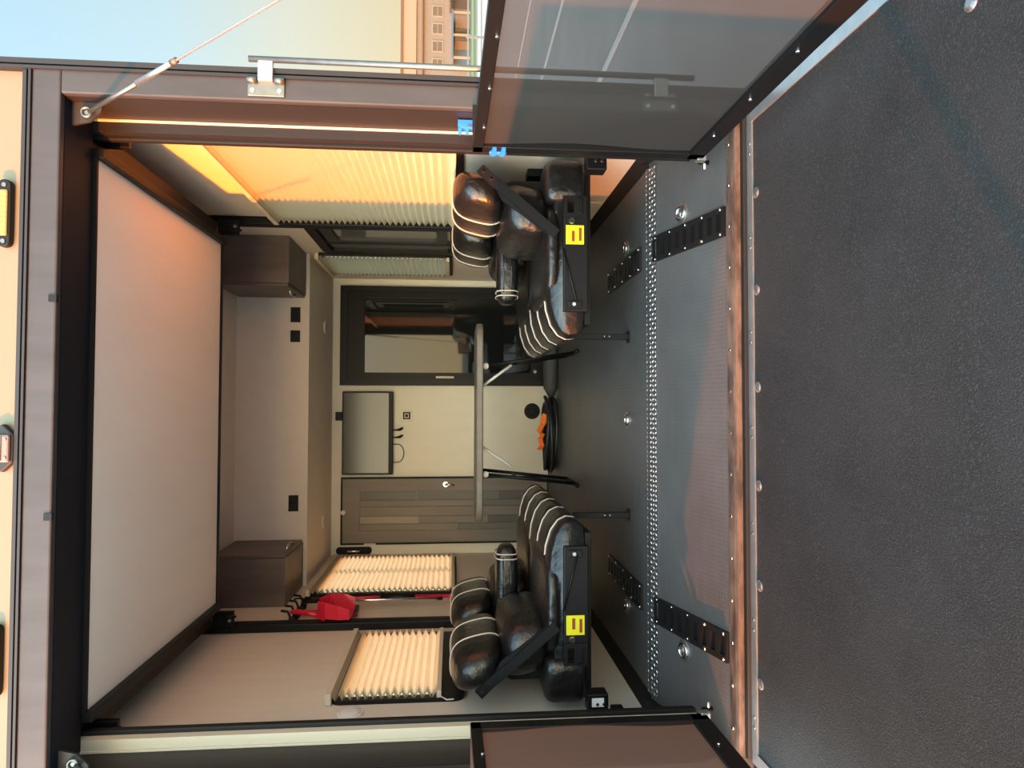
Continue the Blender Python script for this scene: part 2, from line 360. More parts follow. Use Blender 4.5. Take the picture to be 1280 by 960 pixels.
def blind(s, y0, y1, z0, z1, n, label, depth=.013):
    t = thing('pleated_blind', label, 'blind', (s*W, (y0+y1)/2, z0), 'pleated blinds in the trailer')
    box('top_rail', s*(W-.002), s*(W-.052), y0-.012, y1+.012, z1, z1+.028, 'rail_cream', t, .004)
    box('bottom_rail', s*(W-.008), s*(W-.048), y0, y1, z0-.006, z0+.016, 'rail_cream', t, .004)
    bm = bmesh.new(); zs = [z0+.016+(z1-z0-.016)*(i/(2*n))**.93 for i in range(2*n+1)]
    rows = []
    for i, z in enumerate(zs):
        x = s*(W-.03-(-depth if i % 2 else depth)*.95); rows.append([bm.verts.new((x, y0, z)), bm.verts.new((x, y1, z))])
    for a, b in zip(rows, rows[1:]): bm.faces.new((a[0], a[1], b[1], b[0]))
    link('pleated_shade', bm, 'blind_cream', t)
    return t
blind(1, .40, 1.725, .855, 1.895, 30, 'large pleated blind glowing orange in direct sunlight behind the sofa')
blind(1, 2.70, 3.38, .895, 1.85, 28, 'narrow pale pleated blind between the dark window and the entry door')
b4 = blind(-1, .69, 1.56, .91, 1.385, 13, 'short cream pleated blind on the wall just inside the rear opening', .016)
tube('pull_cord', [(-W+.02, .70, .91), (-W+.02, .66, .88), (-W+.03, .64, .85)], .003, 'white', b4, 6)
blind(-1, 2.42, 3.53, .845, 1.83, 26, 'tall wide pleated blind beside the broom and the plank door')

# ------------------------------------------------------------------ ramp lowered as a patio deck
RZ0, RZ1, RY0, RY1 = -.188, -.245, -.064, -2.12
def rz(y): return RZ0+(RZ1-RZ0)*(y-RY0)/(RY1-RY0)
rd = thing('ramp_door', 'grit-coated black ramp lowered level behind the trailer with bright metal edging', 'ramp', (0, RY0, RZ0))
prism('deck', [(RY0, rz(RY0)-.06), (RY0, rz(RY0)-.004), (RY1, rz(RY1)-.004), (RY1, rz(RY1)-.06)], 0, -1.14, 1.14, 'ramp_grit', rd)
for s in (1, -1):
    prism('edge_strip', [(RY0, rz(RY0)-.03), (RY0, rz(RY0)), (RY1, rz(RY1)), (RY1, rz(RY1)-.03)], 0, s*1.103, s*1.146, 'silver', rd)
    prism('edge_seal', [(RY0, rz(RY0)-.06), (RY0, rz(RY0)-.004), (RY1, rz(RY1)-.004), (RY1, rz(RY1)-.06)], 0, s*1.146, s*1.185, 'rubber_trim', rd)
for y, d in ((RY0, -.038), (RY1, .04)):
    prism('edge_strip', [(y, rz(y)-.03), (y, rz(y)+.0006), (y+d, rz(y+d)+.0006), (y+d, rz(y+d)-.03)], 0, -1.103, 1.103, 'silver', rd)
for x in (.842, .501, .162, -.178, -.52, -.853): disc('bolt', (x, -.124, rz(-.124)-.005), (0, 0, 1), .019, .004, 'ring_steel', rd, 16, .004)
for x in (.944, -.944): disc('bolt', (x, -1.084, rz(-1.084)-.005), (0, 0, 1), .019, .004, 'ring_steel', rd, 16, .004)
for i in range(7):
    for d in (-.018, .018):
        disc('rivet', (-1.0+i*.335+d, -.082, rz(-.082)), (0, 0, 1), .006, .003, 'zinc', rd, 8)

# ------------------------------------------------------------------ patio screens on both sides of the ramp
def screen(s, label):
    X = s*1.0; y0, y1 = -.028, -2.02
    zt = lambda y: .795+(y-y0)*.012
    zb = lambda y: -.034+(y-y0)*.008
    t = thing('screen_panel', label, 'screen', (X, y0, zb(y0)), 'patio screen panels')
    hw = .014
    def bar(nm, P): return prism(nm, P, 0, X-hw, X+hw, 'black_metal', t, .003)
    bar('rail', [(y0, zt(y0)), (y0, zt(y0)-.037), (y1, zt(y1)-.037), (y1, zt(y1))])
    bar('rail', [(y0, zb(y0)+.062), (y0, zb(y0)), (y1, zb(y1)), (y1, zb(y1)+.062)])
    bar('post', [(y0+.0, zb(y0)), (y0, zt(y0)), (y0-.05, zt(y0-.05)), (y0-.05, zb(y0-.05))])
    bar('post', [(y1, zb(y1)), (y1, zt(y1)), (y1+.05, zt(y1+.05)), (y1+.05, zb(y1+.05))])
    # mesh with gentle waves
    bm = bmesh.new(); NY, NZ = 40, 14; g = []
    for i in range(NY+1):
        y = y0-.045+(y1-y0+.09)*i/NY; r_ = []
        for j in range(NZ+1):
            z = zb(y)+.045+(zt(y)-zb(y)-.075)*j/NZ
            wv = .007*math.sin(9*y+5*z)*math.sin(math.pi*j/NZ)+.004*math.sin(17*y-7*z)*math.sin(math.pi*j/NZ)
            r_.append(bm.verts.new((X+wv, y, z)))
        g.append(r_)
    for i in range(NY):
        for j in range(NZ): bm.faces.new((g[i][j], g[i+1][j], g[i+1][j+1], g[i][j+1]))
    link('mesh_sheet', bm, 'screen_mesh', t, True)
    for k in range(7):
        y = y0-.22-.27*k
        disc('screw', (X-s*hw, y, zb(y)+.042), (-s, 0, 0), .006, .004, 'chrome', t, 8)
        disc('screw', (X-s*hw, y, zt(y)-.03), (-s, 0, 0), .006, .004, 'chrome', t, 8)
    box('corner_cap', X-s*.022, X+s*.02, y0+.012, y0-.02, zb(y0)-.012, zb(y0)+.022, 'aluminium', t, .004)
    tube('corner_latch', [(X-s*.004, y0+.01, zb(y0)+.005), (X-s*.004, y0+.05, zb(y0)-.01), (X-s*.004, y0+.05, zb(y0)-.045)], .009, 'black_metal', t)
    tube('corner_pin', [(X-s*.03, y0+.05, zb(y0)-.03), (X+s*.03, y0+.05, zb(y0)-.03)], .006, 'chrome', t)
    box('sun_blocker', X+s*.010, s*1.148, y0-.018, y0-.008, zb(y0), zt(y0), 'black_metal', t)  # added strip, stops the sun sliver between post and jamb
    # feet that stand on the deck
    for y in (-1.99,): box('foot', X-.012, X+.012, y-.02, y+.02, rz(y)-.002, zb(y)+.01, 'black_metal', t)
    return t
screen(1, 'black framed mesh screen panel standing beside the steel latch rod')
screen(-1, 'black framed mesh screen panel on the ramp side below the short cream blind')

# ------------------------------------------------------------------ lift bed
bd = thing('lift_bed', 'raised lift bed with pale underside board in a black steel frame', 'bed', (0, .85, 2.12))
box('underside_board', -1.0, 1.0, .19, 1.54, 2.164, 2.20, 'bed_board', bd)
for s in (1, -1):
    box('side_beam', s*1.0, s*1.035, .184, 1.56, 2.135, 2.25, 'black_metal', bd, .003)
    box('side_beam', s*1.035, s*1.13, .2, 1.56, 2.19, 2.25, 'black_metal', bd, .003)
box('end_beam', -1.0, 1.0, .182, .194, 2.155, 2.25, 'black_metal', bd)
box('end_beam', -1.0, 1.0, 1.54, 1.56, 2.155, 2.25, 'black_metal', bd)
box('mattress_tray', -1.0, 1.0, .2, 1.54, 2.20, 2.32, 'black_plastic', bd, .02)
for s in (1, -1):
    for y in (.31, 1.66):
        box('hanger_plate', s*1.08, s*1.17, y-.012, y+.012, 2.10, 2.22, 'black_metal', bd, .004)
        tube('hanger_hook', [(s*1.10, y-.02, 2.16), (s*1.10, y-.045, 2.13), (s*1.10, y-.04, 2.10), (s*1.11, y-.01, 2.09)], .008, 'black_metal', bd)
        disc('bolt', (s*1.13, y-.012, 2.12), (0, -1, 0), .011, .01, 'chrome', bd, 10)
for s, nm in ((1, 'black vertical lift rail on the wall with the orange sunlit blind'), (-1, 'black vertical lift rail on the wall beside the red dustpan')):
    t = thing('lift_rail', nm, 'rail', (s*W, 1.74, 0), 'lift rails')
    ya = 1.74 if s > 0 else 1.69
    box('channel', s*W, s*(W-.045), ya, ya+.09, .032, 2.42, 'black_metal', t, .004)
    box('slot_strip', s*(W-.044), s*(W-.049), ya+.03, ya+.06, .05, 2.40, 'navy_black', t)
for s, nm in ((1, 'black lift rail just inside the opening next to the sunlit blind'), (-1, 'black lift rail just inside the opening next to the short cream blind')):
    t = thing('lift_rail', nm, 'rail', (s*W, .32, 0), 'lift rails')
    box('channel', s*W, s*(W-.05), .27, .37, -.03, 2.42, 'black_metal', t, .004)
    box('slot_strip', s*(W-.049), s*(W-.055), .305, .335, .05, 2.40, 'navy_black', t)

# ------------------------------------------------------------------ upper cabinets
def cabinet(s, label):
    t = thing('upper_cabinet', label, 'cabinet', (s*1.05, 2.45, 1.94), 'dark wooden upper cabinets')
    y0, y1, z0, z1 = 2.2, YH, 1.945, ZC
    box('body', s*.905, s*W, y0, y1, z0, z1, 'dark_wood', t)
    d = box('door', s*.885, s*.905, y0+.005, y1-.01, z0+.004, z1-.02, 'dark_wood', t, .004)
    ym = (y0+y1)/2; tube('handle', [(s*.885, ym-.08, z0+.035), (s*.866, ym-.06, z0+.035), (s*.858, ym, z0+.035), (s*.866, ym+.06, z0+.035), (s*.885, ym+.08, z0+.035)], .006, 'chrome', d)
cabinet(1, 'dark wooden upper cabinet above the framed window near two black switch plates')
cabinet(-1, 'dark wooden upper cabinet above the broom near a single black switch plate')

# ------------------------------------------------------------------ doors on the back wall
d1 = struct(ring('door_1', rect4(.27, 1.152, .0, 1.85), rect4(.325, 1.10, .05, 1.79), 1, YB-.05, YB, 'black_plastic'))
ring('sash', rect4(.325, 1.10, .05, 1.79), rect4(.385, 1.05, .16, 1.64), 1, YB-.035, YB-.003, 'black_metal', d1)
box('pane', .385, 1.05, YB-.018, YB-.010, .16, 1.64, 'glass_dark', d1)
box('kick_panel', .387, 1.048, YB-.028, YB-.02, .06, .16, 'black_plastic', d1)
box('latch', .333, .355, YB-.068, YB-.035, .85, 1.01, 'rail_cream', d1, .004, label='cream latch of the entry door')
disc('deadbolt', (.40, YB-.035, .123), (0, -1, 0), .018, .01, 'chrome', d1, 14)
d2 = struct(ring('door_2', rect4(-1.13, -.54, 0, 1.835), rect4(-1.115, -.555, .012, 1.82), 1, YB-.03, YB, 'rubber_trim'))
box('stile', -.665, -.555, YB-.024, YB, .012, 1.82, 'plank_a', d2); box('stile', -1.115, -1.01, YB-.024, YB, .012, 1.82, 'plank_a', d2)
box('header_board', -1.01, -.665, YB-.024, YB, 1.67, 1.82, 'plank_a', d2)
cols = [(-.665, -.745, [(1.67, 1.18, 1), (1.18, .45, 1), (.45, .012, 3)]), (-.745, -.80, [(1.67, .62, 0), (.62, .012, 1)]), (-.80, -.885, [(1.67, 1.02, 0), (1.02, .012, 0)]),
        (-.885, -.95, [(1.67, 1.16, 2), (1.16, .55, 0), (.55, .012, 3)]), (-.95, -1.01, [(1.67, .82, 0), (.82, .012, 1)])]
for a, b, seg in cols:
    for za, zb_, k in seg: box('plank', b+.0015, a-.0015, YB-.020-random.random()*.003, YB, zb_+.0015, za-.0015, PL[k], d2)
disc('knob_rose', (-.607, YB-.024, .92), (0, -1, 0), .027, .01, 'chrome', d2, 16)
tube('lever', [(-.607, YB-.03, .92), (-.607, YB-.06, .92), (-.607, YB-.062, .89), (-.607, YB-.06, .845)], .010, 'chrome', d2)
disc('coat_hook', (-.845, YB-.024, 1.81), (0, -1, 0), .022, .03, 'white', d2, 14)
box('bottom_catch', -1.13, -1.118, YB-.034, YB-.02, 1.53, 1.63, 'white', d2)

# ------------------------------------------------------------------ television and fittings on the back wall
tv = thing('television', 'flat black television on the cream wall between the two doors', 'television', (-.15, YB, 1.38))
box('casing', -.512, .216, YB-.075, YB-.035, 1.382, 1.822, 'black_plastic', tv, .006)
box('screen', -.498, .202, YB-.0775, YB-.074, 1.42, 1.81, 'tv_screen', tv)
box('wall_bracket', -.25, -.05, YB-.036, YB, 1.5, 1.7, 'black_metal', tv)
tag(box('antenna_box', -.04, .035, YB-.045, YB, 1.825, 1.885, 'black_plastic', bev=.004), 'small black box fixed above the top edge of the television', 'box')
for i, x in enumerate((-.125, -.19)):
    tag(tube('power_cord', [(x, YB-.05, 1.40), (x, YB-.03, 1.36), (x+.005, YB-.028, 1.325), (x+.02, YB-.02, 1.30)][:4], [.006, .006, .012, .008], 'black_plastic'),
        ('short black plug lead under the television nearer the outlet', 'short black plug lead under the television beside the looped cord')[i], 'cord', 'leads under the television')
lp = [(-.25, YB-.04, 1.40)]+[(-.33+.08*math.cos(a), YB-.012, 1.345-.055*math.sin(a)) for a in [math.pi*k/10 for k in range(0, 11)]]+[(-.41, YB-.04, 1.40)]
tag(tube('looped_cord', lp, .004, 'black_plastic', n=6), 'thin black cord hanging in a loop under the television', 'cord')
t = thing('wall_outlet', 'white wall plate with a black socket under the television', 'outlet', (0, YB, 1.22))
box('plate', -.055, .055, YB-.008, YB, 1.215, 1.325, 'wall_cream', t, .003); box('socket', -.03, .035, YB-.014, YB-.006, 1.235, 1.30, 'black_plastic', t, .004)
ring('socket_rim', rect4(-.018, .022, 1.25, 1.286), rect4(-.013, .017, 1.255, 1.281), 1, YB-.017, YB-.013, 'white', t)
t = thing('round_vent', 'round black vent low on the cream wall below the table', 'vent', (.043, YB, .08))
disc('rim', (.043, YB, .144), (0, -1, 0), .072, .012, 'black_plastic', t, 28)
for r_ in (.05, .035, .02): tube('louvre_ring', [(.043+r_*math.cos(2*math.pi*k/20), YB-.013, .144+r_*math.sin(2*math.pi*k/20)) for k in range(20)], .004, 'black_metal', t, 6, True)
for x0, x1, lb in ((.706, .817, 'black switch plate next to the cabinet above the framed window'), (.56, .646, 'black switch plate with another plate between it and the cabinet'), (-.68, -.563, 'single black switch plate near the cabinet above the broom')):
    t = thing('switch_plate', lb, 'switch', ((x0+x1)/2, YH, 1.98), 'black switch plates')
    box('plate', x0, x1, YH-.008, YH, 1.982, 2.052, 'black_plastic', t, .002)
    box('rocker', x0+.02, (x0+x1)/2-.003, YH-.013, YH-.007, 1.995, 2.04, 'navy_black', t, .002); box('rocker', (x0+x1)/2+.003, x1-.02, YH-.013, YH-.007, 1.995, 2.04, 'navy_black', t, .002)
for x, lb in ((.744, 'round ceiling light in the alcove in front of the entry door'), (-.857, 'round ceiling light in the alcove in front of the plank door')):
    t = thing('ceiling_light', lb, 'light', (x, 3.35, ZA), 'alcove ceiling lights')
    disc('housing', (x, 3.35, ZA), (0, 0, -1), .055, .012, 'white', t, 24); disc('lens', (x, 3.35, ZA-.011), (0, 0, -1), .042, .004, 'puck_lens', t, 24)
# wall fittings
t = thing('grab_handle', 'black wall grab handle with a pale middle in the corner beside the plank door', 'handle', (-1.183, YB, 1.56))
prism('back_plate', rrect(-1.214, -1.152, 1.565, 1.875, .028), 1, YB, YB-.014, 'black_plastic', t)
tube('grip', [(-1.183, YB-.012, 1.66), (-1.183, YB-.035, 1.675), (-1.183, YB-.035, 1.765), (-1.183, YB-.012, 1.78)], .009, 'chrome', t)
for y, lb in ((1.60, 'round white wall disc beside the black lift rail and cream blind'), (.60, 'round white wall disc between the short blind and the opening')):
    t = thing('wall_lamp', lb, 'disc', (-W, y, 1.24), 'round white wall discs')
    disc('base_ring', (-W, y, 1.29), (1, 0, 0), .055, .008, 'white', t, 24); disc('dome', (-W+.007, y, 1.29), (1, 0, 0), .044, .006, 'white', t, 24, .006)
t = thing('wall_socket', 'black box socket low on the wall behind the sunlit sofa', 'socket', (W, .83, .43))
prism('housing', rrect(.78, .88, .43, .51, .012), 0, W, W-.035, 'black_plastic', t); disc('screw', (W-.03, .89, .52), (-1, 0, 0), .006, .004, 'chrome', t, 8)

# ------------------------------------------------------------------ sofas
def sofa(s, label):
    Y0, Y1 = .50, 1.86
    t = thing('sofa', label, 'sofa', (s*.8, (Y0+Y1)/2, 0), 'black leather sofas')
    prof = [(.47, .285), (.418, .295), (.392, .325), (.388, .36), (.405, .395), (.45, .425), (.52, .447), (.60, .455), (.72, .44), (.86, .428), (1.0, .432), (1.10, .44), (1.145, .43), (1.163, .40), (1.167, .35), (1.158, .30), (1.13, .285), (.8, .28)]
    seams = [.62, .89, 1.18, 1.46, 1.75]
    def sc(y):
        e = min(y-Y0, Y1-y); k = 1-.16*max(0, 1-e/.07)**2
        k2 = 1-.030*max(0, 1-min(abs(y-q) for q in seams)/.05)
        return k, k2
    def loop(y):
        k, k2 = sc(y); out = []
        for x, z in prof:
            dx, dz = x-.8, z-.365; f = k2 if x < .62 else 1+(k2-1)*.35
            out.append((s*(.8+dx*(1-(1-k)*.25)*(1 if x > .62 else 1-(1-f)*.9)), y, .365+dz*k*f))
        return out
    bm = bmesh.new(); N = 68; rings = [[bm.verts.new(p) for p in loop(Y0+(Y1-Y0)*i/N)] for i in range(N+1)]
    for A, B in zip(rings, rings[1:]):
        for k in range(len(prof)): bm.faces.new((A[k], A[(k+1) % len(prof)], B[(k+1) % len(prof)], B[k]))
    bm.faces.new(rings[0]); bm.faces.new(rings[-1][::-1])
    seat = link('seat_cushion', bm, 'leather', t, True)
    for y in seams:
        P = [Vector(p) for p in loop(y)][0:8]
        P = [p+Vector((-s*.004, 0, .002 if i > 4 else -.001)) for i, p in enumerate(P)]
        tube('piping', P, .0042, 'piping', seat, 6)
    for i, (ya, yb) in enumerate(((.47, 1.10), (1.22, 1.83))):
        SH = .22
        h = pillow('headrest', s*.905, s*1.095, ya, yb, .635, .865, 'leather', t, 3.2, 12, s*SH)
        for q in (.33, .68):
            y = ya+(yb-ya)*q; P = []
            for k in range(25):
                a = math.radians(-100+240*k/24); c, si = math.cos(a), math.sin(a)
                l = (abs(c)**3+abs(si)**3)**(1/3); zz = .75+.116*si/l; P.append((s*(1.0-.096*c/l+SH*(zz-.635)), y, zz))
            tube('piping', P, .004, 'piping', h, 6)
        pillow('back_cushion', s*.80, s*1.06, ya+.03, yb-.01, .425, .655, 'leather', t, 3.4, 12, s*.18)
        pillow('seat_pad', s*.55, s*1.0, ya, yb+.02, .395, .472, 'leather', t, 3.6, 12)
    arm = pillow('armrest', s*.625, s*1.02, 1.09, 1.25, .52, .635, 'leather', t, 3.6, 12)
    for q in (.665, .69):
        tube('piping', [(s*q, 1.17+.080*math.copysign(abs(math.cos(a))**.62, math.cos(a)), .578+.0575*math.copysign(abs(math.sin(a))**.62, math.sin(a))) for a in [2*math.pi*k/24 for k in range(24)]], .0035, 'piping', arm, 6, True)
    for z in (.56, .60): tube('arm_seam', [(s*.68, 1.094, z), (s*.95, 1.091, z)], .004, 'leather', arm, 6)
    prism('back_shell', [(s*1.05, .42), (s*1.05, .60), (s*1.075, .66), (s*1.10, .60), (s*1.10, .42)], 1, Y0+.10, Y1-.06, 'black_plastic', t, .006)
    # steel end plate with slotted bracket, warning label and recline link
    pl = box('side_plate', s*.50, s*.93, Y0-.022, Y0+.01, .282, .388, 'black_metal', t, .004)
    lab = box('warning_label', s*.79, s*.872, Y0-.0245, Y0-.0215, .30, .378, 'yellow', t, label='yellow warning label with two dark red bars')
    box('label_text', s*.805, s*.862, Y0-.0256, Y0-.0243, .310, .322, 'red_print', lab); box('label_text', s*.802, s*.848, Y0-.0256, Y0-.0243, .340, .353, 'red_print', lab)
    disc('bolt', (s*.892, Y0-.022, .352), (0, -1, 0), .014, .008, 'chrome', t, 14)
    br = ring('slot_bracket', [(s*.998, .39), (s*.905, .39), (s*.905, .288), (s*.998, .288)], [(s*.985, .372), (s*.925, .372), (s*.925, .345), (s*.985, .345)], 1, Y0-.03, Y0+.0, 'black_plastic', t)
    box('slot_bar', s*.92, s*.99, Y0-.034, Y0-.029, .305, .332, 'black_metal', br, .003)
    box('hinge_tab', s*.515, s*.545, Y0-.032, Y0-.02, .31, .37, 'black_metal', t, .003); disc('bolt', (s*.53, Y0-.032, .345), (0, -1, 0), .009, .006, 'chrome', t, 10)
    tube('link_rod', [(s*.53, Y0-.028, .33), (s*.77, Y0-.028, .39)], .005, 'black_metal', t, 6)
    def flat(nm, pts, wd, y, m):
        bm = bmesh.new(); P = [Vector((s*a, y, b)) for a, b in pts]; L = []
        for i, p in enumerate(P):
            d = (P[min(i+1, len(P)-1)]-P[max(i-1, 0)]).normalized(); nrm = Vector((-d.z, 0, d.x))*wd/2
            L.append([bm.verts.new(p+nrm+Vector((0, dy, 0))) for dy in (-.006, .006)]+[bm.verts.new(p-nrm+Vector((0, dy, 0))) for dy in (.006, -.006)])
        for A, B in zip(L, L[1:]):
            for k in range(4): bm.faces.new((A[k], A[(k+1) % 4], B[(k+1) % 4], B[k]))
        bm.faces.new(L[0]); bm.faces.new(L[-1][::-1]); return link(nm, bm, m, t)
    lk = flat('recline_link', [(1.105, .748), (1.06, .70), (.988, .608), (.90, .505), (.83, .42)], .042, Y0-.03, 'belt')
    flat('recline_link', [(1.075, .695), (.98, .645), (.93, .57), (.84, .45)], .02, Y0-.012, 'belt')
    for a, b in ((1.092, .733), (1.06, .70)): disc('bolt', (s*a, Y0-.036, b), (0, -1, 0), .006, .004, 'chrome', lk, 8)
    pillow('arm_base', s*.97, s*1.168, Y0-.03, Y0+.22, .285, .47, 'leather', t, 5, 10)
    box('base_frame', s*.45, s*1.16, Y0+.02, Y1-.04, .262, .29, 'black_metal', t, .003)
    for y in (.875,):
        lg = box('leg', s*.42, s*.447, y-.013, y+.013, .004, .28, 'black_metal', t, .002); box('leg_foot', s*.405, s*.46, y-.025, y+.025, 0, .006, 'black_metal', lg)
        for z in (.10, .125): disc('leg_screw', (s*.4335, y-.013, z), (0, -1, 0), .004, .002, 'chrome', lg, 6)
    # bracket that rides on the wall rail
    box('rail_bracket', s*1.09, s*1.17, .40, .475, .215, .30, 'black_metal', t, .006)
    for a in (.235, .262): disc('bolt', (s*1.13, .40, a), (0, -1, 0), .008, .005, 'chrome', t, 8)
    return t
sR = sofa(1, 'black leather sofa against the wall with the orange sunlit blind')
sL = sofa(-1, 'black leather sofa against the wall with the broom and red dustpan')
box('paper_label', -1.105, -1.14, .396, .399, .235, .285, 'white_label', sL)
t = thing('rail_stop', 'small black rail stop with a printed sticker under the sofa by the dustpan wall', 'bracket', (-1.19, .40, .15))
box('block', -1.14, -1.22, .37, .42, .155, .205, 'black_metal', t, .004); box('sticker', -1.147, -1.20, .3685, .3705, .175, .2, 'white_label', t)
box('sticker_mark', -1.16, -1.178, .3675, .3686, .182, .194, 'orange_strap', t)
for a in (-1.155, -1.19): disc('bolt', (a, .37, .165), (0, -1, 0), .006, .005, 'chrome', t, 8)

# ------------------------------------------------------------------ folding table
t = thing('folding_table', 'narrow folding table with a grey top and thin black legs between the sofas', 'table', (-.02, 2.45, 0))
prism('top', rrect(-.70, .66, 2.18, 2.74, .12, 6), 2, .655, .70, 'table_top', t, .010)
for s in (1, -1):
    xt, xb = s*.37-.005, s*.455+.01
    for y in (2.30, 2.62): tube('leg', [(xt, y, .66), (xb, y, .014)], .012, 'black_metal', t)
    tube('foot', [(xb+s*.005, 2.22, .012), (xb+s*.005, 2.70, .012)], .012, 'black_metal', t)
    tube('foot_cap', [(xb+s*.005, 2.20, .013), (xb+s*.005, 2.235, .013)], .014, 'rubber_trim', t)
    tube('cross_bar', [(xt+s*.03, 2.30, .42), (xt+s*.03, 2.62, .42)], .009, 'black_metal', t)
    tube('brace', [(s*.21+.02, 2.30, .655), (s*.35+.025, 2.30, .455)], .010, 'white', t)
    disc('hinge_wheel', (xt-.0, 2.275, .635), (0, -1, 0), .022, .014, 'white', t, 16)
# ------------------------------------------------------------------ things on the floor by the back wall
def coil():
    bm = bmesh.new(); pts = []
    for k in range(0, 7*28):
        a = 2*math.pi*k/28; lap = k/28
        rx = .27+.035*math.sin(lap*2.1); ry = .16+.03*math.cos(lap*1.7)
        pts.append((-.14+rx*math.cos(a)+.015*math.sin(lap*3), 3.24+ry*math.sin(a), .017+.016*lap*.72+.008*math.sin(a*2+lap)))
    b_tube(bm, pts, .015, 7); return link('hose_coil', bm, 'hose_black', None, True)
tag(coil(), 'coiled black hose lying on the floor under the table', 'hose')
sp = [(-.02+.045*math.sin(k*1.3), 3.08+.03*k*.5, .115+.022*math.cos(k*1.9)) for k in range(0, 6)]+[(-.12-.03*k, 3.24+.02*math.sin(k*2.1), .125+.02*math.cos(k*2.6)) for k in range(0, 6)]
bm = bmesh.new(); rows = []
for i, p in enumerate(sp):
    p = Vector(p); d = (Vector(sp[min(i+1, len(sp)-1)])-Vector(sp[max(i-1, 0)])).normalized(); n_ = d.cross(Vector((0, -.8, .6))).normalized()*.02
    rows.append([bm.verts.new(p+n_), bm.verts.new(p-n_), bm.verts.new(p-n_+Vector((0, .004, .004))), bm.verts.new(p+n_+Vector((0, .004, .004)))])
for A, B in zip(rows, rows[1:]):
    for k in range(4): bm.faces.new((A[k], A[(k+1) % 4], B[(k+1) % 4], B[k]))
bm.faces.new(rows[0]); bm.faces.new(rows[-1][::-1])
tag(link('orange_strap', bm, 'orange_strap'), 'crumpled bright orange strap lying on the coiled hose', 'strap')
bm = bmesh.new(); b_tube(bm, [(.18, 3.2, .045), (.24, 3.18, .058), (.45, 3.15, .06), (.62, 3.12, .058), (.70, 3.11, .05)], [.03, .055, .06, .055, .045], 14)
tag(link('rolled_mat', bm, 'bag_grey', None, True), 'dark grey rolled mat on the floor in front of the entry door', 'mat')

# ------------------------------------------------------------------ broom, dustpan and their rack
BX = -1.15
t = thing('broom_rack', 'black wall rack of hooks above the red dustpan', 'rack', (-W, 1.95, 1.80))
box('back_strip', -W, -W+.012, 1.785, 2.17, 1.80, 1.835, 'black_plastic', t, .003)
for y in (1.806, 1.91, 2.02, 2.14):
    tube('hook', [(-W+.01, y, 1.83), (-W+.05, y, 1.82), (-W+.085, y, 1.835), (-W+.09, y, 1.875)], .008, 'black_plastic', t, 8)
    box('clip', -W+.012, -W+.05, y-.02, y+.02, 1.795, 1.822, 'black_plastic', t, .004)
t = thing('broom', 'red-handled broom hanging upright in front of the wide blind', 'broom', (BX, 2.12, .25))
tube('handle', [(BX, 2.12, 1.74), (BX, 2.12, 1.18)], .011, 'red_metal', t, 10)
tube('handle', [(BX, 2.12, 1.10), (BX, 2.12, .40)], .013, 'red_metal', t, 10)
tube('grip', [(BX, 2.12, 1.32), (BX, 2.12, 1.10)], .017, 'black_plastic', t, 10)
tube('grip', [(BX, 2.12, 1.80), (BX, 2.12, 1.68)], .016, 'black_plastic', t, 10)
tube('hanging_loop', [(BX, 2.12, 1.80), (BX, 2.145, 1.83), (BX, 2.13, 1.87), (BX, 2.10, 1.86)], .006, 'black_plastic', t, 8)
prism('brush_head', [(1.99, .36), (2.25, .36), (2.20, .42), (2.04, .42)], 0, BX-.025, BX+.025, 'black_plastic', t, .004)
prism('bristles', [(1.98, .24), (2.26, .24), (2.25, .36), (1.99, .36)], 0, BX-.02, BX+.02, 'bag_grey', t)
t = thing('steel_pole', 'thin steel pole hanging beside the red broom handle', 'pole', (BX, 2.07, .9))
tube('shaft', [(BX, 2.065, 1.76), (BX, 2.065, .95)], .008, 'chrome', t, 10); tube('grip', [(BX, 2.065, 1.80), (BX, 2.065, 1.70)], .013, 'black_plastic', t, 10); tube('end_cap', [(BX, 2.065, .95), (BX, 2.065, .92)], .011, 'black_plastic', t, 10)
t = thing('dustpan', 'red plastic dustpan hanging by its handle on the wall rack', 'dustpan', (-1.14, 1.82, 1.45))
def dpan():
    bm = bmesh.new()
    # scoop: back wall, floor, raised sides (opening downwards), given as rows across the width
    rows = [(1.655, .035, .10, .012), (1.60, .105, .11, .004), (1.52, .135, .10, .002), (1.455, .13, .075, .002)]
    L = []
    for z, hw, dep, lip in rows:
        yc = 1.80; x0 = -1.168
        P = [(x0+dep, yc-hw), (x0+.015, yc-hw*.93), (x0+.006, yc), (x0+.015, yc+hw*.93), (x0+dep, yc+hw)]
        P2 = [(x0+dep, yc+hw-.007), (x0+.022, yc+hw*.93-.007), (x0+.013, yc), (x0+.022, yc-hw*.93+.007), (x0+dep, yc-hw+.007)]
        L.append([bm.verts.new((a, b, z)) for a, b in P+P2])
    for A, B in zip(L, L[1:]):
        for k in range(10): bm.faces.new((A[k], A[(k+1) % 10], B[(k+1) % 10], B[k]))
    bm.faces.new(L[0]); bm.faces.new(L[-1][::-1])
    # hood across the top
    A = [(-1.165, 1.70, 1.60), (-1.165, 1.90, 1.60), (-1.10, 1.90, 1.585), (-1.10, 1.70, 1.585)]; B = [(-1.165, 1.77, 1.665), (-1.165, 1.83, 1.665), (-1.13, 1.83, 1.655), (-1.13, 1.77, 1.655)]
    a = [bm.verts.new(p) for p in A]; b = [bm.verts.new(p) for p in B]
    for k in range(4): bm.faces.new((a[k], a[(k+1) % 4], b[(k+1) % 4], b[k]))
    bm.faces.new(a[::-1]); bm.faces.new(b)
    return link('scoop', bm, 'red_plastic', t)
dpan()
tube('handle', [(-1.16, 1.80, 1.65), (-1.15, 1.82, 1.72), (-1.15, 1.85, 1.79), (-1.155, 1.865, 1.83)], [.018, .016, .017, .012], 'red_plastic', t, 10)
